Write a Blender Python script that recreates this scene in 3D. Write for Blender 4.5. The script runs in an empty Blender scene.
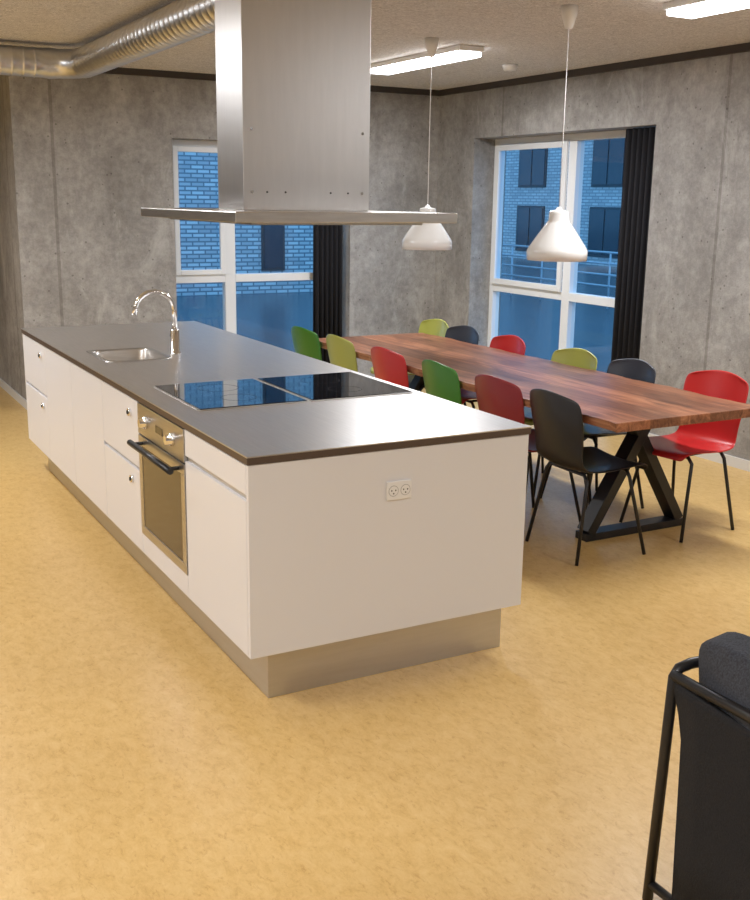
import bpy, bmesh, math, random
from mathutils import Vector, Matrix
random.seed(4)
scene=bpy.context.scene
scene.view_settings.view_transform='Standard'
scene.view_settings.look='None'
D=bpy.data

# ---------------------------------------------------------------- materials
def nodes(m):
    m.use_nodes=True
    nt=m.node_tree
    return nt, nt.nodes['Principled BSDF']
def mat(name,col,rough=.5,metal=0.,coat=0.,spec=None,emit=None,estr=0.):
    m=D.materials.new(name); nt,b=nodes(m)
    b.inputs['Base Color'].default_value=(*col,1)
    b.inputs['Roughness'].default_value=rough
    b.inputs['Metallic'].default_value=metal
    b.inputs['Coat Weight'].default_value=coat
    if spec is not None: b.inputs['Specular IOR Level'].default_value=spec
    if emit:
        b.inputs['Emission Color'].default_value=(*emit,1)
        b.inputs['Emission Strength'].default_value=estr
    return m
def pos(nt,scale=(1,1,1)):
    g=nt.nodes.new('ShaderNodeNewGeometry')
    mp=nt.nodes.new('ShaderNodeMapping'); mp.inputs['Scale'].default_value=scale
    nt.links.new(g.outputs['Position'],mp.inputs['Vector'])
    return mp.outputs['Vector']
def noise(nt,vec,scale,detail=4,rough=.6,dist=0):
    n=nt.nodes.new('ShaderNodeTexNoise')
    n.inputs['Scale'].default_value=scale; n.inputs['Detail'].default_value=detail
    n.inputs['Roughness'].default_value=rough; n.inputs['Distortion'].default_value=dist
    nt.links.new(vec,n.inputs['Vector']); return n.outputs['Fac']
def ramp(nt,fac,stops):
    r=nt.nodes.new('ShaderNodeValToRGB'); e=r.color_ramp.elements
    while len(e)<len(stops): e.new(.5)
    for i,(p,c) in enumerate(stops):
        e[i].position=p; e[i].color=(*c,1)
    nt.links.new(fac,r.inputs['Fac']); return r.outputs['Color']
def mix(nt,a,b,fac,mode='MULTIPLY'):
    m=nt.nodes.new('ShaderNodeMix'); m.data_type='RGBA'; m.blend_type=mode
    if isinstance(fac,float): m.inputs[0].default_value=fac
    else: nt.links.new(fac,m.inputs[0])
    for s,v in ((6,a),(7,b)):
        if isinstance(v,tuple): m.inputs[s].default_value=(*v,1)
        else: nt.links.new(v,m.inputs[s])
    return m.outputs[2]
def bump(nt,b,h,strength=.2,dist=.01):
    n=nt.nodes.new('ShaderNodeBump'); n.inputs['Strength'].default_value=strength
    n.inputs['Distance'].default_value=dist
    nt.links.new(h,n.inputs['Height']); nt.links.new(n.outputs['Normal'],b.inputs['Normal'])
def math_(nt,op,a,b=None):
    n=nt.nodes.new('ShaderNodeMath'); n.operation=op
    for i,v in enumerate((a,b)):
        if v is None: continue
        if isinstance(v,(int,float)): n.inputs[i].default_value=v
        else: nt.links.new(v,n.inputs[i])
    return n.outputs[0]

def concrete():
    m=D.materials.new('concrete'); nt,b=nodes(m)
    v=pos(nt); vs=pos(nt,(1,1,.22))
    base=ramp(nt,noise(nt,v,1.4,7,.7,.5),[(.30,(.27,.257,.24)),(.5,(.375,.36,.342)),(.70,(.50,.485,.468))])
    streak=ramp(nt,noise(nt,vs,3.5,5,.65,.2),[(.35,(.74,.73,.72)),(.6,(1,1,1))])
    fine=ramp(nt,noise(nt,v,16,9,.82),[(.32,(.60,.60,.60)),(.62,(1.12,1.12,1.12))])
    c=mix(nt,base,streak,.7); c=mix(nt,c,fine,.8)
    g=nt.nodes.new('ShaderNodeNewGeometry'); s=nt.nodes.new('ShaderNodeSeparateXYZ')
    nt.links.new(g.outputs['Position'],s.inputs[0])
    u=math_(nt,'ADD',s.outputs[0],s.outputs[1])
    f=math_(nt,'FRACT',math_(nt,'DIVIDE',math_(nt,'ADD',u,.64),2.52))
    d=math_(nt,'LESS_THAN',math_(nt,'ABSOLUTE',math_(nt,'SUBTRACT',f,.5)),.005)
    c=mix(nt,c,(.72,.71,.69),d)
    bl=ramp(nt,noise(nt,pos(nt,(1.3,1.3,.7)),2.3,8,.75,.8),[(.54,(0,0,0)),(.68,(.5,.5,.5))])
    c=mix(nt,c,(.58,.57,.55),bl,'MIX')
    vo=nt.nodes.new('ShaderNodeTexVoronoi'); vo.inputs['Scale'].default_value=12
    nt.links.new(v,vo.inputs['Vector'])
    h=math_(nt,'LESS_THAN',vo.outputs['Distance'],.09)
    c=mix(nt,c,(.58,.57,.56),h)
    nt.links.new(c,b.inputs['Base Color']); b.inputs['Roughness'].default_value=.7
    bump(nt,b,noise(nt,v,24,7,.75),.45,.014)
    return m
def lino():
    m=D.materials.new('linoleum'); nt,b=nodes(m)
    v=pos(nt); v2=pos(nt,(1,.55,1))
    a=ramp(nt,noise(nt,v2,24,10,.85,.35),[(.32,(.55,.335,.105)),(.5,(.675,.45,.17)),(.68,(.735,.525,.23))])
    l=ramp(nt,noise(nt,v,1.3,3,.5),[(.3,(.93,.92,.91)),(.7,(1.03,1.03,1.03))])
    c=mix(nt,a,l,.8)
    sp=ramp(nt,noise(nt,pos(nt,(1,.5,1)),48,6,.78,.5),[(.36,(.76,.64,.48)),(.45,(1,1,1))])
    c=mix(nt,c,sp,.6)
    nt.links.new(c,b.inputs['Base Color']); b.inputs['Roughness'].default_value=.36
    b.inputs['Specular IOR Level'].default_value=.5
    bump(nt,b,noise(nt,v,60,2,.5),.03,.003)
    return m
def woodwool():
    m=D.materials.new('wood_wool_ceiling'); nt,b=nodes(m)
    v=pos(nt)
    n=noise(nt,v,30,9,.9,2.2)
    a=ramp(nt,n,[(.38,(.38,.355,.335)),(.58,(.92,.89,.87))])
    g=nt.nodes.new('ShaderNodeNewGeometry'); s=nt.nodes.new('ShaderNodeSeparateXYZ')
    nt.links.new(g.outputs['Position'],s.inputs[0])
    f=math_(nt,'FRACT',math_(nt,'DIVIDE',s.outputs[0],.6)); f2=math_(nt,'FRACT',math_(nt,'DIVIDE',s.outputs[1],1.2))
    d=math_(nt,'MAXIMUM',math_(nt,'LESS_THAN',f,.008),math_(nt,'LESS_THAN',f2,.004))
    c=mix(nt,a,(.85,.85,.85),d)
    nt.links.new(c,b.inputs['Base Color']); b.inputs['Roughness'].default_value=.9
    bump(nt,b,n,.6,.012)
    return m
def steel(name,col,rough,stretch,amt=.12,var=.08,metal=1.):
    m=D.materials.new(name); nt,b=nodes(m)
    v=pos(nt,stretch); n=noise(nt,v,8,5,.6)
    c=ramp(nt,n,[(.3,tuple(x*(1-var) for x in col)),(.7,tuple(min(1,x*(1+var)) for x in col))])
    nt.links.new(c,b.inputs['Base Color'])
    b.inputs['Metallic'].default_value=metal
    r=nt.nodes.new('ShaderNodeMapRange'); r.inputs['To Min'].default_value=rough-amt/2; r.inputs['To Max'].default_value=rough+amt/2
    nt.links.new(n,r.inputs['Value']); nt.links.new(r.outputs[0],b.inputs['Roughness'])
    return m
def wood():
    m=D.materials.new('walnut_plank'); nt,b=nodes(m)
    v=pos(nt,(9,.6,9))
    a=ramp(nt,noise(nt,v,2.2,7,.7,1.6),[(.3,(.085,.030,.016)),(.48,(.29,.115,.058)),(.62,(.42,.19,.10)),(.75,(.56,.30,.17))])
    g=nt.nodes.new('ShaderNodeNewGeometry'); s=nt.nodes.new('ShaderNodeSeparateXYZ')
    nt.links.new(g.outputs['Position'],s.inputs[0])
    f=math_(nt,'FLOOR',math_(nt,'DIVIDE',s.outputs[0],.19))
    w=nt.nodes.new('ShaderNodeTexWhiteNoise'); w.noise_dimensions='1D'; nt.links.new(f,w.inputs['W'])
    t=ramp(nt,w.outputs['Value'],[(0,(.60,.57,.55)),(1,(1.15,1.1,1.05))])
    c=mix(nt,a,t,.85)
    k=ramp(nt,noise(nt,pos(nt,(2.6,1,2.6)),2.4,4,.6,.8),[(.34,(.45,.40,.36)),(.48,(1,1,1))])
    c=mix(nt,c,k,.7)
    nt.links.new(c,b.inputs['Base Color']); b.inputs['Roughness'].default_value=.33
    return m
def bricks(name,axis,c1,c2,mortar,sx=1.):
    m=D.materials.new(name); nt,b=nodes(m)
    g=nt.nodes.new('ShaderNodeNewGeometry'); s=nt.nodes.new('ShaderNodeSeparateXYZ')
    nt.links.new(g.outputs['Position'],s.inputs[0]); cb=nt.nodes.new('ShaderNodeCombineXYZ')
    nt.links.new(s.outputs[axis],cb.inputs[0]); nt.links.new(s.outputs[2],cb.inputs[1])
    br=nt.nodes.new('ShaderNodeTexBrick'); nt.links.new(cb.outputs[0],br.inputs['Vector'])
    br.inputs['Color1'].default_value=(*c1,1); br.inputs['Color2'].default_value=(*c2,1); br.inputs['Mortar'].default_value=(*mortar,1)
    br.inputs['Scale'].default_value=1; br.inputs['Brick Width'].default_value=.5*sx; br.inputs['Row Height'].default_value=.16*sx
    br.inputs['Mortar Size'].default_value=.03*sx; br.inputs['Bias'].default_value=-.1
    nt.links.new(br.outputs['Color'],b.inputs['Base Color']); b.inputs['Roughness'].default_value=.9
    return m
def glassmat():
    m=D.materials.new('window_glass'); m.use_nodes=True; nt=m.node_tree; nt.nodes.clear()
    o=nt.nodes.new('ShaderNodeOutputMaterial'); t=nt.nodes.new('ShaderNodeBsdfTransparent'); t.inputs[0].default_value=(.86,.95,1,1)
    g=nt.nodes.new('ShaderNodeBsdfGlossy'); g.inputs['Roughness'].default_value=.02
    mx=nt.nodes.new('ShaderNodeMixShader'); mx.inputs[0].default_value=.07
    nt.links.new(t.outputs[0],mx.inputs[1]); nt.links.new(g.outputs[0],mx.inputs[2]); nt.links.new(mx.outputs[0],o.inputs[0])
    return m
def fabric(name,col):
    m=D.materials.new(name); nt,b=nodes(m); v=pos(nt)
    c=ramp(nt,noise(nt,v,220,3,.7),[(.3,tuple(x*.5 for x in col)),(.7,tuple(x*1.5 for x in col))])
    nt.links.new(c,b.inputs['Base Color']); b.inputs['Roughness'].default_value=.95
    bump(nt,b,noise(nt,v,220,3,.7),.5,.004); return m

CONC=concrete(); LINO=lino(); CEIL=woodwool()
STEELV=steel('brushed_steel_hood',(.58,.57,.565),.36,(6,6,.6),.08,.03)
COUNTER=steel('brushed_steel_counter',(.76,.745,.735),.36,(14,.8,14),.08,.05)
STEEL=steel('brushed_steel',(.60,.585,.57),.32,(1,1,12))
PLINTH=steel('plinth_steel',(.56,.56,.585),.36,(.6,.6,8),.08,.04,.95)
GALV=steel('galvanised_duct',(.68,.69,.71),.33,(3,3,3),.2)
CHROME=mat('chrome',(.85,.85,.86),.08,1)
WHITE=mat('white_laminate',(.77,.77,.80),.32)
WHITEP=mat('white_plastic',(.85,.85,.85),.3)
FRAME=mat('white_window_frame',(.80,.82,.84),.4)
BASEB=mat('white_baseboard',(.75,.75,.74),.5)
DARKGAP=mat('dark_gap',(.03,.03,.03),.6)
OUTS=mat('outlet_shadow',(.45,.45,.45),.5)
GAPSHADE=mat('painted_gap_shade',(.055,.045,.04),.8)  # dark colour stands in for the shade in the gap below the ceiling
BLACKM=mat('black_powder_coat',(.012,.012,.014),.38)
CERAM=mat('black_ceramic_glass',(.006,.006,.008),.04,0,.5)
OVENG=mat('oven_glass',(.05,.035,.022),.08,0,.3)
RING=mat('hob_print',(.09,.09,.1),.2)
EDGE=mat('counter_edge_band',(.11,.08,.065),.4,.3)
WOOD=wood(); GLASS=glassmat()
CURT=fabric('black_curtain',(.012,.012,.016))
CUSH=fabric('charcoal_knit',(.040,.044,.056)); SLING=fabric('black_sling',(.010,.010,.012))
LAMPW=mat('lamp_enamel_white',(.86,.86,.85),.22,0,.4)
BULB=mat('lamp_bulb',(1,1,1),.4,emit=(1,.9,.75),estr=2.5)
TUBE=mat('luminaire_diffuser',(1,1,1),.4,emit=(.97,.98,1),estr=9)
COL={'green':(.04,.18,.015),'olive':(.36,.37,.075),'red':(.48,.018,.018),'darkred':(.22,.008,.012),'black':(.008,.008,.010),'grey':(.03,.035,.05)}
CM={k:mat('chair_plastic_'+k,v,.33,0,.15) for k,v in COL.items()}
BR1=bricks('brick_facade_a',0,(.74,.74,.72),(.42,.44,.46),(.22,.25,.28),.5)
BR2=bricks('brick_facade_b',1,(.66,.64,.62),(.44,.44,.45),(.32,.33,.34),.6)
EWIN=mat('facade_window_glass',(.01,.03,.05),.1)
EFR=mat('facade_window_frame',(.03,.04,.05),.5)
PATIO=mat('wet_paving',(.07,.10,.12),.25)
RAILM=mat('railing_metal',(.5,.55,.6),.5)

# ---------------------------------------------------------------- mesh builder
class B:
    def __init__(s): s.bm=bmesh.new(); s.mats=[]
    def mi(s,m):
        if m not in s.mats: s.mats.append(m)
        return s.mats.index(m)
    def box(s,x0,x1,y0,y1,z0,z1,m):
        i=s.mi(m)
        v=[s.bm.verts.new((x,y,z)) for x in (x0,x1) for y in (y0,y1) for z in (z0,z1)]
        for f in ((0,1,3,2),(4,6,7,5),(0,4,5,1),(2,3,7,6),(0,2,6,4),(1,5,7,3)):
            fc=s.bm.faces.new([v[k] for k in f]); fc.material_index=i
        return s
    def quad(s,ps,m):
        f=s.bm.faces.new([s.bm.verts.new(p) for p in ps]); f.material_index=s.mi(m); return s
    def tube(s,pts,r,m,seg=10,caps=True,smooth=True):
        i=s.mi(m); pts=[Vector(p) for p in pts]; n=len(pts)
        rr=r if isinstance(r,(list,tuple)) else [r]*n
        rings=[]; u=None
        for k in range(n):
            if k==0: T=(pts[1]-pts[0])
            elif k==n-1: T=(pts[-1]-pts[-2])
            else:
                a=(pts[k]-pts[k-1]); b=(pts[k+1]-pts[k])
                T=(a.normalized()+b.normalized()) if a.length>1e-9 and b.length>1e-9 else (a+b)
            T.normalize()
            if u is None: u=T.orthogonal().normalized()
            else: u=(u-T*u.dot(T)).normalized()
            w=T.cross(u)
            rings.append([s.bm.verts.new(pts[k]+(u*math.cos(2*math.pi*j/seg)+w*math.sin(2*math.pi*j/seg))*rr[k]) for j in range(seg)])
        for k in range(n-1):
            for j in range(seg):
                f=s.bm.faces.new((rings[k][j],rings[k][(j+1)%seg],rings[k+1][(j+1)%seg],rings[k+1][j])); f.material_index=i; f.smooth=smooth
        if caps:
            for rg in (rings[0],rings[-1]):
                f=s.bm.faces.new(rg); f.material_index=i
        return s
    def bar(s,a,b,w,h,m,up=(0,0,1)):
        i=s.mi(m); a=Vector(a); b=Vector(b); T=(b-a).normalized(); U=Vector(up); S=T.cross(U).normalized(); U=S.cross(T).normalized()
        vs=[]
        for p in (a,b):
            for (p1,p2) in ((-1,-1),(1,-1),(1,1),(-1,1)):
                vs.append(s.bm.verts.new(p+S*w/2*p1+U*h/2*p2))
        for f in ((0,1,2,3),(7,6,5,4),(0,4,5,1),(1,5,6,2),(2,6,7,3),(3,7,4,0)):
            s.bm.faces.new([vs[k] for k in f]).material_index=i
        return s
    def lathe(s,prof,c,m,seg=40):
        i=s.mi(m); rings=[]
        for (r,z) in prof:
            rings.append([s.bm.verts.new((c[0]+r*math.cos(2*math.pi*j/seg),c[1]+r*math.sin(2*math.pi*j/seg),c[2]+z)) for j in range(seg)])
        for k in range(len(rings)-1):
            for j in range(seg):
                f=s.bm.faces.new((rings[k][j],rings[k][(j+1)%seg],rings[k+1][(j+1)%seg],rings[k+1][j])); f.material_index=i; f.smooth=True
        return s
    def done(s,name,parent=None,bevel=0,loc=None,rot=0,recalc=True):
        if recalc: bmesh.ops.recalc_face_normals(s.bm,faces=s.bm.faces)
        me=D.meshes.new(name); s.bm.to_mesh(me); s.bm.free()
        for m in s.mats: me.materials.append(m)
        o=D.objects.new(name,me); scene.collection.objects.link(o)
        if bevel:
            md=o.modifiers.new('bevel','BEVEL'); md.width=bevel; md.segments=2; md.limit_method='ANGLE'; md.angle_limit=math.radians(40)
        if loc: o.location=loc
        if rot: o.rotation_euler=(0,0,rot)
        if parent: o.parent=parent
        return o
def empty(name,loc=(0,0,0),rot=0):
    e=D.objects.new(name,None); scene.collection.objects.link(e); e.location=loc; e.rotation_euler=(0,0,rot); e.empty_display_size=.1
    return e

# ---------------------------------------------------------------- room
ZC=2.71; YB=8.80; XR=5.45; XC=1.60; X0=-4.0; Y0=-4.0; Y1=13.0
B().box(X0-.3,XR+.35,Y0-.3,YB+.35,-.15,0,LINO).box(X0-.3,XC+.3,YB+.35,Y1+.3,-.15,0,LINO).done('floor')
B().box(X0-.3,XR+.35,Y0-.3,YB+.35,ZC,ZC+.2,CEIL).box(X0-.3,XC+.3,YB+.35,Y1+.3,ZC,ZC+.2,CEIL).done('ceiling')
w1=(2.87,4.53,.12,2.19)
b=B()
b.box(XC,w1[0],YB,YB+.35,0,ZC,CONC).box(w1[1],XR+.35,YB,YB+.35,0,ZC,CONC)
b.box(w1[0],w1[1],YB,YB+.35,w1[3],ZC,CONC).box(w1[0],w1[1],YB,YB+.35,0,w1[2],CONC)
b.done('wall_back')
w2=(5.90,8.19,.12,2.26)
b=B()
b.box(XR,XR+.35,Y0,w2[0],0,ZC,CONC).box(XR,XR+.35,w2[1],YB,0,ZC,CONC)
b.box(XR,XR+.35,w2[0],w2[1],w2[3],ZC,CONC).box(XR,XR+.35,w2[0],w2[1],0,w2[2],CONC)
b.done('wall_right')
B().box(XC,XC+.3,YB+.35,Y1,0,ZC,CONC).done('wall_corridor')
B().box(X0,XC+.3,Y1,Y1+.3,0,ZC,CONC).done('wall_corridor_end')
B().box(X0-.3,X0,Y0,Y1+.3,0,ZC,CONC).done('wall_left')
B().box(X0-.3,XR+.35,Y0-.3,Y0,0,ZC,CONC).done('wall_rear')
B().box(XR-.012,XR,Y0,w2[0],0,.07,BASEB).box(XR-.012,XR,w2[1],YB,0,.07,BASEB).done('baseboard_right')
B().box(XC,w1[0],YB-.012,YB,0,.07,BASEB).box(w1[1],XR-.013,YB-.012,YB,0,.07,BASEB).done('baseboard_back')
B().box(XC-.012,XC,YB,Y1,0,.07,BASEB).done('baseboard_corridor')
B().box(XC,XR,YB-.03,YB,ZC-.05,ZC,GAPSHADE).done('gap_shade_strip_1')  # thin dark strips paint the shadow gap where walls meet ceiling
B().box(XR-.03,XR,Y0,YB-.031,ZC-.05,ZC,GAPSHADE).done('gap_shade_strip_2')

def window_back():
    e=empty('window_1',(w1[0],YB+.2,w1[2]))
    x0,x1,z0,z1=w1; y=YB+.18; b=B(); t=.055
    def R(a,b_,c,d,y0=y,y1=y+.08): b.box(a-x0,b_-x0,y0-YB-.2,y1-YB-.2,c-z0,d-z0,FRAME)
    R(x0,x0+t,z0,z1); R(x1-t,x1,z0,z1); R(x0+t,x1-t,z1-t,z1); R(x0+t,x1-t,z0,z0+t)
    xm=3.43; R(xm-.05,xm+.05,z0+t,z1-t); zt=1.02
    R(x0+t,xm-.05,zt-.035,zt+.035); R(xm+.05,x1-t,zt-.035,zt+.035)
    a,c=x0+t,xm-.05; s=.045; yy=y-.02
    R(a,a+s,zt+.035,z1-t,yy,yy+.03); R(c-s,c,zt+.035,z1-t,yy,yy+.03); R(a+s,c-s,z1-t-s,z1-t,yy,yy+.03); R(a+s,c-s,zt+.035,zt+.035+s,yy,yy+.03)
    b.done('frame',e,.004)
    X=x1-x0-t; Z=z1-z0-t
    g=B(); g.quad([(t,.015,t),(X,.015,t),(X,.015,Z),(t,.015,Z)],GLASS); g.done('glazing',e)
window_back()
def window_right():
    y0,y1,z0,z1=w2; e=empty('window_2',(XR+.25,y0,z0)); t=.055; b=B()
    def R(a,c,d,f,x0=-.03,x1=.05): b.box(x0,x1,a-y0,c-y0,d-z0,f-z0,FRAME)
    R(y0,y0+t,z0,z1);R(y1-t,y1,z0,z1);R(y0+t,y1-t,z1-t,z1);R(y0+t,y1-t,z0,z0+t)
    ym=7.08; zt=.95; R(ym-.05,ym+.05,z0+t,z1-t); R(y0+t,ym-.05,zt-.035,zt+.035); R(ym+.05,y1-t,zt-.035,zt+.035)
    a,c=ym+.05,y1-t; s=.05; p,q=zt+.035,z1-t
    R(a,a+s,p,q,-.055,-.03);R(c-s,c,p,q,-.055,-.03);R(a+s,c-s,q-s,q,-.055,-.03);R(a+s,c-s,p,p+s,-.055,-.03)
    b.done('frame',e,.004)
    Y=y1-y0-t; Z=z1-z0-t
    g=B(); g.quad([(.012,t,t),(.012,Y,t),(.012,Y,Z),(.012,t,Z)],GLASS); g.done('glazing',e)
window_right()
def curtain(name,a,b_,z0,z1,amp=.03,waves=7):
    bm=B(); i=bm.mi(CURT); a=Vector(a); b_=Vector(b_); T=(b_-a); Nn=Vector((-T.y,T.x,0)).normalized(); n=waves*8
    cols=[]
    for k in range(n+1):
        f=k/n; row=[]
        for z,sc in ((z0,1.15),((z0+z1)/2,1.),(z1,.7)):
            p=a+T*f+Nn*math.sin(f*waves*2*math.pi)*amp*sc
            row.append(bm.bm.verts.new((p.x,p.y,z)))
        cols.append(row)
    for k in range(n):
        for j in range(2):
            f=bm.bm.faces.new((cols[k][j],cols[k+1][j],cols[k+1][j+1],cols[k][j+1])); f.smooth=True; f.material_index=i
    o=bm.done(name); s=o.modifiers.new('s','SOLIDIFY'); s.thickness=.004
    return o
curtain('curtain',(4.20,YB+.09,0),(4.49,YB+.09,0),w1[2]+.01,w1[3]-.01,.028,6)
curtain('curtain',(XR+.08,5.95,0),(XR+.08,6.30,0),w2[2]+.01,w2[3]-.01,.03,6)

# exterior
B().box(-30,60,YB+.36,60,-.4,-.16,PATIO).box(XR+.36,60,-30,YB+.36,-.4,-.16,PATIO).done('paving')
e=empty('brick_building',(0,20,0))
B().box(2,12,0,2,-.16,9,BR1).done('facade',e)
wn=B()
for (xx,zz) in ((8.55,1.2),(8.55,4.4),(5.2,4.6)):
    wn.box(xx-.25,xx+.25,-.03,.0,zz-.9,zz+.9,EFR); wn.box(xx-.2,xx+.2,-.05,-.03,zz-.85,zz+.85,EWIN)
wn.done('facade_windows',e)
e=empty('brick_building',(22,0,0))
B().box(0,3,10,50,-.16,9,BR2).done('facade',e)
wn=B()
for yy in (21.9,25.7,29.5,33.3,37):
    for zz in (.85,2.95,5.05):
        wn.box(-.04,0,yy-.75,yy+.75,zz-.75,zz+.75,EFR)
        wn.box(-.06,-.04,yy-.68,yy-.03,zz-.68,zz+.68,EWIN); wn.box(-.06,-.04,yy+.03,yy+.68,zz-.68,zz+.68,EWIN)
wn.done('facade_windows',e)
r=B()
for z in (.25,.45,.65,.85): r.tube([(13,9,z),(13,19,z)],.02,RAILM,6)
for k in range(11): r.tube([(13,9+k,-.16),(13,9+k,.85)],.02,RAILM,6)
r.done('railing')

# ---------------------------------------------------------------- kitchen island
IX0,IX1,IY0,IY1=1.25,2.375,3.09,6.87; ZT=.90; ZB=.192
isl=empty('kitchen_island',(0,0,0)); SH=[isl]
sx0,sx1,sy0,sy1=1.37,1.70,5.26,5.70
b=B(); z0=ZT-.028
def top(zz0,zz1,M,o):
    b.box(IX0-o,sx0,IY0-o,IY1+o,zz0,zz1,M).box(sx1,IX1+o,IY0-o,IY1+o,zz0,zz1,M)
    b.box(sx0,sx1,IY0-o,sy0,zz0,zz1,M).box(sx0,sx1,sy1,IY1+o,zz0,zz1,M)
top(ZT-.004,ZT,COUNTER,.006); top(z0,ZT-.0041,EDGE,.005)
b.done('countertop',isl)
oy0,oy1=3.73,4.34; oz0=.285
b=B(); c0=IX0+.021; zc=z0-.002
b.box(c0,IX1-.02,IY0+.02,oy0,ZB+.001,zc,WHITE)
b.box(1.82,IX1-.02,oy0,oy1,ZB+.001,zc,WHITE).box(c0,1.82,oy0,oy1,ZB+.001,oz0,WHITE)
b.box(c0,IX1-.02,oy1,sy0-.04,ZB+.001,zc,WHITE).box(c0,IX1-.02,sy1+.04,IY1-.02,ZB+.001,zc,WHITE)
b.box(c0,IX1-.02,sy0-.04,sy1+.04,ZB+.001,.66,WHITE).box(1.86,IX1-.02,sy0-.04,sy1+.04,.66,zc,WHITE)
b.done('carcass',isl)
B().box(IX0,IX1,IY0,IY0+.0195,ZB,zc,WHITE).done('end_panel',isl,.0015)
B().box(IX1-.0195,IX1,IY0+.021,IY1,ZB,zc,WHITE).box(IX0,IX1-.021,IY1-.0195,IY1,ZB,zc,WHITE).done('back_panel',isl,.0015)
fr=B(); gp=.0025
def front(y0,y1,zz0,zz1): fr.box(IX0,IX0+.0195,y0+gp,y1-gp,zz0,zz1,WHITE)
g=.022
front(IY0+.02,oy0,.765,zc-.004); front(IY0+.02,oy0,ZB,.765-g)
fr.box(IX0,IX0+.0195,oy0,oy1,ZB,oz0-.004,WHITE)
ya=4.94
front(oy1,ya,.575,zc-.004); front(oy1,ya,ZB,.575-.018)
front(ya,5.58,ZB,zc-.004); front(5.58,6.22,ZB,zc-.004)
front(6.22,IY1-.02,.575,zc-.004); front(6.22,IY1-.02,ZB,.575-.018)
fr.done('fronts',isl,.0015)
gr=B(); gr.box(IX0+.012,IX0+.0205,IY0+.022,oy0-.003,.765-g,.765,STEEL)
gr.box(IX0+.012,IX0+.0205,oy1+.004,ya-.004,.557,.575,STEEL)
for yy,zz in ((oy1+.12,.80),(oy1+.12,.50),(6.33,.80),(6.33,.50)):
    gr.tube([(IX0-.012,yy,zz),(IX0,yy,zz)],.017,CHROME,16); gr.tube([(IX0-.016,yy,zz),(IX0-.012,yy,zz)],.009,DARKGAP,12)
gr.done('grips_and_locks',isl)
B().box(IX0+.09,IX1-.045,IY0+.065,IY1-.12,.001,ZB,PLINTH).done('plinth',isl)
# oven
ov=empty('oven',(0,0,0)); SH.append(ov)
ox=IX0-.004; b=B()
b.box(ox,ox+.022,oy0+.004,oy1-.004,.735,zc-.004,STEEL)
b.box(ox+.03,1.80,oy0+.012,oy1-.012,oz0+.006,zc-.006,BLACKM)
b.box(ox,ox+.024,oy0+.004,oy1-.004,.685,.728,STEEL)
b.box(ox,ox+.024,oy0+.004,oy1-.004,oz0,.325,STEEL)
b.box(ox,ox+.024,oy0+.004,oy0+.045,.326,.684,STEEL).box(ox,ox+.024,oy1-.045,oy1-.004,.326,.684,STEEL)
b.done('body',ov,.0015)
B().box(ox+.003,ox+.022,oy0+.046,oy1-.046,.327,.683,OVENG).done('door_glass',ov)
b=B()
for yy in (oy0+.13,oy1-.13):
    b.tube([(ox,yy,.80),(ox-.012,yy,.80),(ox-.014,yy,.80),(ox-.032,yy,.80)],[.026,.026,.020,.018],CHROME,20)
b.tube([(ox-.045,oy0+.03,.70),(ox-.045,oy1-.03,.70)],.013,BLACKM,12)
b.tube([(ox,oy0+.07,.70),(ox-.045,oy0+.07,.70)],.008,BLACKM,8).tube([(ox,oy1-.07,.70),(ox-.045,oy1-.07,.70)],.008,BLACKM,8)
b.box(ox-.002,ox,oy0+.26,oy0+.35,.785,.815,CERAM)
b.done('knobs_and_handle',ov)
# cooktops
for (a,c) in ((1.36,1.832),(1.845,2.335)):
    e=empty('cooktop',((a+c)/2,4.17,ZT)); SH.append(e); w=(c-a)/2; h=.30
    b=B(); b.box(-w,w,-h,h,.0005,.005,STEEL); b.done('rim',e,.001)
    b=B(); b.box(-w+.006,w-.006,-h+.006,h-.006,.005,.008,CERAM); b.done('glass',e,.001)
    b=B()
    for (cy,rad) in ((.13,.09),(-.12,.075)):
        i=b.mi(RING); n=40; r0,r1=rad,rad-.003
        A=[b.bm.verts.new((r0*math.cos(2*math.pi*k/n),cy+r0*math.sin(2*math.pi*k/n),.0084)) for k in range(n)]
        C=[b.bm.verts.new((r1*math.cos(2*math.pi*k/n),cy+r1*math.sin(2*math.pi*k/n),.0084)) for k in range(n)]
        for k in range(n): b.bm.faces.new((A[k],A[(k+1)%n],C[(k+1)%n],C[k]))
    b.done('zone_marks',e)
# sink
e=empty('sink',((sx0+sx1)/2,(sy0+sy1)/2,ZT)); SH.append(e); b=B(); i=b.mi(STEEL)
def rr(hx,hy,r,z,n=6):
    out=[]
    for (cx,cy,a0) in ((hx-r,hy-r,0),(-hx+r,hy-r,90),(-hx+r,-hy+r,180),(hx-r,-hy+r,270)):
        for k in range(n+1):
            a=math.radians(a0+90*k/n); out.append(b.bm.verts.new((cx+r*math.cos(a),cy+r*math.sin(a),z)))
    return out
hx,hy=(sx1-sx0)/2,(sy1-sy0)/2
rings=[rr(hx+.012,hy+.012,.05,.001),rr(hx+.012,hy+.012,.05,.004),rr(hx-.01,hy-.01,.05,.004),rr(hx-.016,hy-.016,.05,-.006),rr(hx-.022,hy-.022,.055,-.14),rr(hx-.05,hy-.05,.05,-.16),rr(.03,.03,.028,-.163)]
for p,q in zip(rings,rings[1:]):
    for k in range(len(p)):
        f=b.bm.faces.new((p[k],p[(k+1)%len(p)],q[(k+1)%len(p)],q[k])); f.smooth=True
b.bm.faces.new(rings[-1])
b.done('basin',e)
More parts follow.
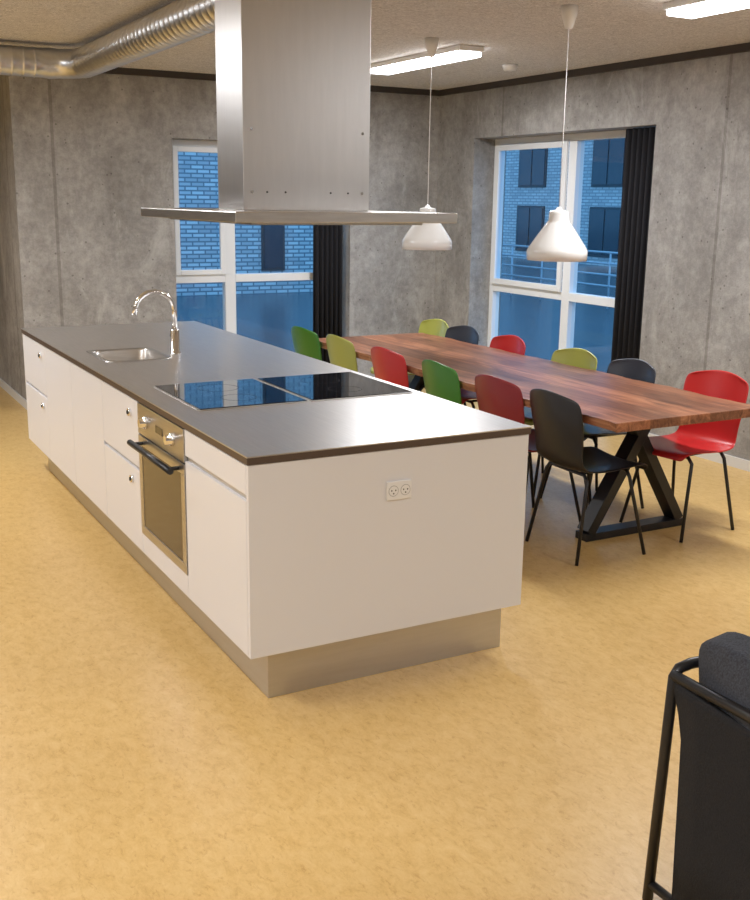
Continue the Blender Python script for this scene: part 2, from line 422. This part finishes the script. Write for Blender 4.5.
# faucet
e=empty('faucet',(1.765,5.40,ZT)); SH.append(e); b=B()
b.tube([(0,0,0.001),(0,0,.01),(0,0,.012),(0,0,.13),(0,0,.135)],[.03,.03,.023,.023,.013],CHROME,20)
pts=[(0,0,.13),(0,0,.235)]+[(-.105+.105*math.cos(math.radians(a)),0,.235+.10*math.sin(math.radians(a))) for a in range(10,171,16)]+[(-.215,0,.215)]
b.tube(pts,.0125,CHROME,14)
b.tube([(0,0,.09),(0,.045,.095),(.0,.05,.096)],.013,CHROME,12).tube([(0,.04,.095),(.01,.055,.17)],.006,CHROME,8)
b.done('spout_and_lever',e)
# outlet
e=empty('power_outlet',(1.815,IY0,.722)); SH.append(e); b=B()
b.box(-.050,.050,-.009,0,-.034,.034,WHITEP); b.done('plate',e,.003)
b=B()
for cx in (-.024,.024):
    b.tube([(cx,-.0092,0),(cx,-.0098,0)],.020,OUTS,24)
    b.tube([(cx,-.0098,0),(cx,-.0102,0)],.0178,WHITEP,24)
    for dx in (-.008,.008): b.tube([(cx+dx,-.0102,.002),(cx+dx,-.0107,.002)],.0028,DARKGAP,10)
    b.tube([(cx,-.0102,-.009),(cx,-.0107,-.009)],.0028,DARKGAP,10)
b.done('sockets',e)
for o in SH: o.location=Vector(o.location)+Vector((-.009,.032,0))

# ---------------------------------------------------------------- range hood
e=empty('range_hood',(0,0,0))
px0,px1,py0,py1=1.398,2.328,3.60,4.76; hx0,hx1,hy0,hy1=1.60,2.162,4.03,4.316
b=B(); b.box(px0,px1,py0,py1,1.630,1.668,STEEL); b.done('canopy_plate',e,.003)
b=B(); b.box(px0+.1,px1-.1,py0+.1,py1-.1,1.620,1.630,GALV); b.done('filter',e)
b=B(); b.box(hx0,hx1,hy0,hy1,1.668,ZC,STEELV); b.done('chimney',e,.002)
b=B()
for x in (hx0+.035,hx1-.035):
    for z in (1.74,1.98): b.tube([(x,hy0,z),(x,hy0-.003,z)],.006,CHROME,10)
for x in (hx0+.10,hx0+.18,hx1-.18,hx1-.10): b.tube([(x,hy0,1.74),(x,hy0-.003,1.74)],.004,DARKGAP,8)
b.done('screws',e)
zd=2.585; xd=1.87; yd=7.72; R=.096
pts=[];rad=[]
def add(p,r): pts.append(p); rad.append(r)
y=hy1+.003
while y<yd-.25:
    for dy,r in ((0,R),(.055,R),(.059,R+.0025),(.064,R+.0025),(.068,R)): add((xd,y+dy,zd),r)
    y+=.075
n=5
for k in range(n+1):
    a=math.radians(90*k/n); c=(xd-.2,yd-.2); add((c[0]+.2*math.cos(a),c[1]+.2*math.sin(a),zd),R+(.006 if k in(0,n) else 0))
x=xd-.24
while x>-3.9:
    for dx,r in ((0,R),(.055,R),(.059,R+.0025),(.064,R+.0025),(.068,R)): add((x-dx,yd,zd),r)
    x-=.075
b=B(); b.tube(pts,rad,GALV,28); b.done('ventilation_duct')

# ---------------------------------------------------------------- dining table
tx0,tx1,ty0,ty1=3.21,4.15,3.60,6.85
tab=empty('dining_table',(0,0,0))
b=B(); i=b.mi(WOOD); n=60
L=[];Rr=[]
for k in range(n+1):
    y=ty0+(ty1-ty0)*k/n
    L.append((tx0+.009*math.sin(k*.75)+.007*math.sin(k*.27)+.003*math.sin(k*1.9),y)); Rr.append((tx1+.010*math.sin(k*.6+1)+.004*math.sin(k*1.7),y))
loop=L+Rr[::-1]
tv=[b.bm.verts.new((x,y,.745)) for x,y in loop]; bv=[b.bm.verts.new((x+.012*(1 if x<3.6 else -1),y,.70)) for x,y in loop]
m=len(loop)
for k in range(n):
    b.bm.faces.new((tv[k],tv[k+1],tv[m-2-k],tv[m-1-k])); b.bm.faces.new((bv[k],bv[k+1],bv[m-2-k],bv[m-1-k]))
for k in range(m): b.bm.faces.new((tv[k],tv[(k+1)%m],bv[(k+1)%m],bv[k]))
b.done('table_top',tab,.003)
for k,yl in enumerate((4.12,6.30)):
    b=B(); cx=3.83
    b.bar((cx-.34,yl,.02),(cx+.34,yl,.02),.09,.04,BLACKM)
    b.bar((cx-.31,yl,.04),(cx+.10,yl,.695),.09,.055,BLACKM,(0,0,1)); b.bar((cx+.31,yl,.04),(cx-.10,yl,.695),.088,.055,BLACKM)
    b.bar((cx-.28,yl,.69),(cx+.28,yl,.69),.09,.018,BLACKM)
    b.done('leg_%d'%(k+1),tab,.002)

# ---------------------------------------------------------------- chairs
def chair(x,y,rot,color):
    e=empty('dining_chair',(x,y,0),rot); m=CM[color]
    prof=[(.225,.425,.36),(.215,.447,.40),(.17,.455,.43),(.10,.450,.44),(.02,.443,.44),(-.06,.438,.435),(-.13,.440,.42),(-.178,.455,.40),(-.205,.49,.385),(-.222,.54,.385),(-.235,.60,.40),(-.25,.67,.42),(-.263,.74,.425),(-.272,.79,.418),(-.277,.822,.39),(-.279,.838,.33)]
    b=B(); i=b.mi(m); W=10; rows=[]
    for k,(px,pz,w) in enumerate(prof):
        row=[]; back=min(1,max(0,(k-6)/4))
        for j in range(W+1):
            u=2*j/W-1
            xx=px+back*.045*u*u; zz=pz+(1-back)*.018*u*u*(1 if k>0 else 0)
            if k>=13: zz-=0.010*u*u*(k-12)
            row.append(b.bm.verts.new((xx,u*w/2,zz)))
        rows.append(row)
    for k in range(len(rows)-1):
        for j in range(W):
            f=b.bm.faces.new((rows[k][j],rows[k][j+1],rows[k+1][j+1],rows[k+1][j])); f.smooth=True
    o=b.done('shell',e)
    s=o.modifiers.new('s','SOLIDIFY'); s.thickness=.011; s.offset=0
    s=o.modifiers.new('ss','SUBSURF'); s.levels=1; s.render_levels=2
    b=B()
    for sx,fxx in ((.13,.22),(-.13,-.20)):
        b.tube([(fxx,.21,.002),(sx,.165,.40),(sx,.14,.43),(sx,-.14,.43),(sx,-.165,.40),(fxx,-.21,.002)],.0095,BLACKM,8)
    b.tube([(.13,.1,.43),(-.13,.1,.43)],.008,BLACKM,8); b.tube([(.13,-.1,.43),(-.13,-.1,.43)],.008,BLACKM,8)
    b.done('legs',e)
for y,c,dx,dr in ((4.01,'black',0,-.03),(4.50,'darkred',0,.02),(5.06,'green',0,-.04),(5.68,'red',0,.03),(6.33,'olive',0,.0),(6.86,'green',-.02,.05)):
    chair(3.415+dx,y,dr,c)
for y,c,dx,dr in ((4.08,'red',.15,.10),(4.64,'grey',0.02,-.03),(5.12,'olive',0,.04),(5.84,'red',0,-.03),(6.42,'grey',0.02,.03),(6.88,'olive',.06,.0)):
    chair(3.98+dx,y,math.pi+dr,c)

# ---------------------------------------------------------------- pendants
def pendant(x,y,zb):
    e=empty('pendant_lamp',(x,y,zb)); b=B()
    prof=[(.157,0),(.163,0),(.165,.045),(.162,.058),(.148,.080),(.118,.125),(.090,.165),(.066,.198),(.056,.212),(.054,.25),(.050,.262),(.02,.268),(.012,.282),(.001,.284)]
    b.lathe(prof,(0,0,0),LAMPW); b.lathe([(.157,0),(.157,.045),(.142,.075),(.112,.12),(.08,.16),(.05,.19),(.001,.195)],(0,0,0),LAMPW)
    b.done('shade',e)
    b=B(); b.tube([(0,0,.28),(0,0,ZC-zb-.04)],.0028,WHITEP,6); b.done('cord',e)
    b=B(); b.lathe([(.001,-.115),(.02,-.11),(.04,-.05),(.045,-.001),(.001,-.001)],(0,0,ZC-zb),WHITEP,24); b.done('ceiling_rose',e)
    b=B(); b.lathe([(.001,.03),(.02,.035),(.034,.06),(.034,.085),(.02,.13),(.018,.18)],(0,0,0),BULB,20); b.done('bulb',e)
pendant(3.685,4.69,1.408); pendant(3.68,6.05,1.405)
b=B(); b.lathe([(.001,-.045),(.045,-.043),(.055,-.02),(.06,-.001),(.001,-.001)],(0,0,0),WHITEP,24); b.done('smoke_detector',loc=(4.85,6.85,ZC))

def lum(x,y,P,ln=1.3,w=.19):
    e=empty('ceiling_light',(x,y,ZC)); b=B(); b.box(-w/2,w/2,-ln/2,ln/2,-.035,-.001,WHITEP); b.done('housing',e,.004)
    b=B(); b.box(-w/2+.004,w/2-.004,-ln/2+.02,ln/2-.02,-.065,-.0355,TUBE); b.done('diffuser',e,.01)
    l=D.lights.new('lamp','AREA'); l.shape='RECTANGLE'; l.size=w; l.size_y=ln; l.energy=P; l.color=(.955,.97,1)
    o=D.objects.new('light_source',l); scene.collection.objects.link(o); o.parent=e; o.location=(0,0,-.070)
for (x,y,P) in ((4.07,6.83,50),(4.12,3.72,46),(4.1,.6,32),(4.1,-2.4,12),(.2,6.9,50),(-1.,3.75,52),(.2,.6,33),(.2,-2.4,12),(-2.6,.6,42),(-2.6,7,50)):  # leading pair are the table-side fixtures; others unseen, added to light the room
    lum(x,y,P)

# ---------------------------------------------------------------- armchair
e=empty('armchair',(0,0,0)); b=B()
ya,yb=1.70,.98
for yy,sg in ((ya,1),(yb,-1)):
    b.tube([(1.75,yy+.025*sg,.002),(1.75,yy,.62),(1.765,yy,.64),(1.80,yy,.645),(2.40,yy,.62),(2.44,yy,.60),(2.47,yy+.02*sg,.002)],.0135,BLACKM,12)
    b.tube([(1.765,yy-.06*sg,.335),(2.45,yy-.06*sg,.335)],.012,BLACKM,10)
b.tube([(1.75,ya,.625),(1.75,yb,.625)],.0135,BLACKM,12)
b.tube([(1.75,ya+.02,.05),(1.75,yb-.02,.05)],.012,BLACKM,10)
b.tube([(2.45,ya,.34),(2.45,yb,.34)],.012,BLACKM,10)
b.done('frame',e)
b=B(); i=b.mi(SLING); n=10; rows=[]
for kz,(zz,inset) in enumerate(((.06,.06),(.2,.055),(.35,.05),(.48,.045),(.54,.03),(.585,.012),(.615,.0))):
    row=[]
    for k in range(n+1):
        f=k/n; yy=(ya-inset)+(yb-ya+2*inset)*f
        row.append(b.bm.verts.new((1.755+.01*math.sin(math.pi*f),yy,zz-.03*math.sin(math.pi*f)*(kz/6)**3)))
    rows.append(row)
for a_,c_ in zip(rows,rows[1:]):
    for k in range(n):
        f=b.bm.faces.new((a_[k],a_[k+1],c_[k+1],c_[k])); f.smooth=True
o=b.done('back_sling',e); s=o.modifiers.new('s','SOLIDIFY'); s.thickness=.012
b=B(); b.box(1.78,2.44,yb+.04,ya-.04,.325,.345,SLING); b.done('seat_sling',e,.006)
def cushion(name,c,s,rx):
    b=B(); b.box(-s[0]/2,s[0]/2,-s[1]/2,s[1]/2,-s[2]/2,s[2]/2,CUSH)
    bmesh.ops.subdivide_edges(b.bm,edges=b.bm.edges,cuts=4,use_grid_fill=True)
    for v in b.bm.verts:
        q=[v.co[k]/(s[k]/2) for k in range(3)]
        th=min(range(3),key=lambda k:s[k]); o=[k for k in range(3) if k!=th]
        f=(1-abs(q[o[0]])**4)*(1-abs(q[o[1]])**4)
        v.co[th]*=.55+.6*f
    for f in b.bm.faces: f.smooth=True
    o=b.done(name,e); o.location=c; o.rotation_euler=(0,rx,0)
    m=o.modifiers.new('ss','SUBSURF'); m.levels=1; m.render_levels=2
cushion('back_cushion',(1.86,1.35,.54),(.18,.66,.40),math.radians(-8))
cushion('seat_cushion',(2.19,1.34,.41),(.48,.64,.12),0)

# ---------------------------------------------------------------- world & camera
w=D.worlds.new('World'); scene.world=w; w.use_nodes=True
bg=w.node_tree.nodes['Background']; bg.inputs[0].default_value=(.17,.44,.80,1); bg.inputs[1].default_value=2.4

cam=D.cameras.new('camera'); co=D.objects.new('camera',cam); scene.collection.objects.link(co)
right=Vector((.876,-.478,.007)).normalized(); fwd=Vector((.471,.854,-.230)); fwd=(fwd-right*fwd.dot(right)).normalized(); up=right.cross(fwd)
roll=.007  # slight camera roll
r2=right*math.cos(roll)+up*math.sin(roll); u2=up*math.cos(roll)-right*math.sin(roll); right,up=r2,u2
M=Matrix((right,up,-fwd)).transposed().to_4x4(); M.translation=Vector((0,0,1.715)); co.matrix_world=M
cam.sensor_fit='HORIZONTAL'; cam.sensor_width=36; cam.lens=1060/750*36; cam.clip_start=.05
scene.camera=co
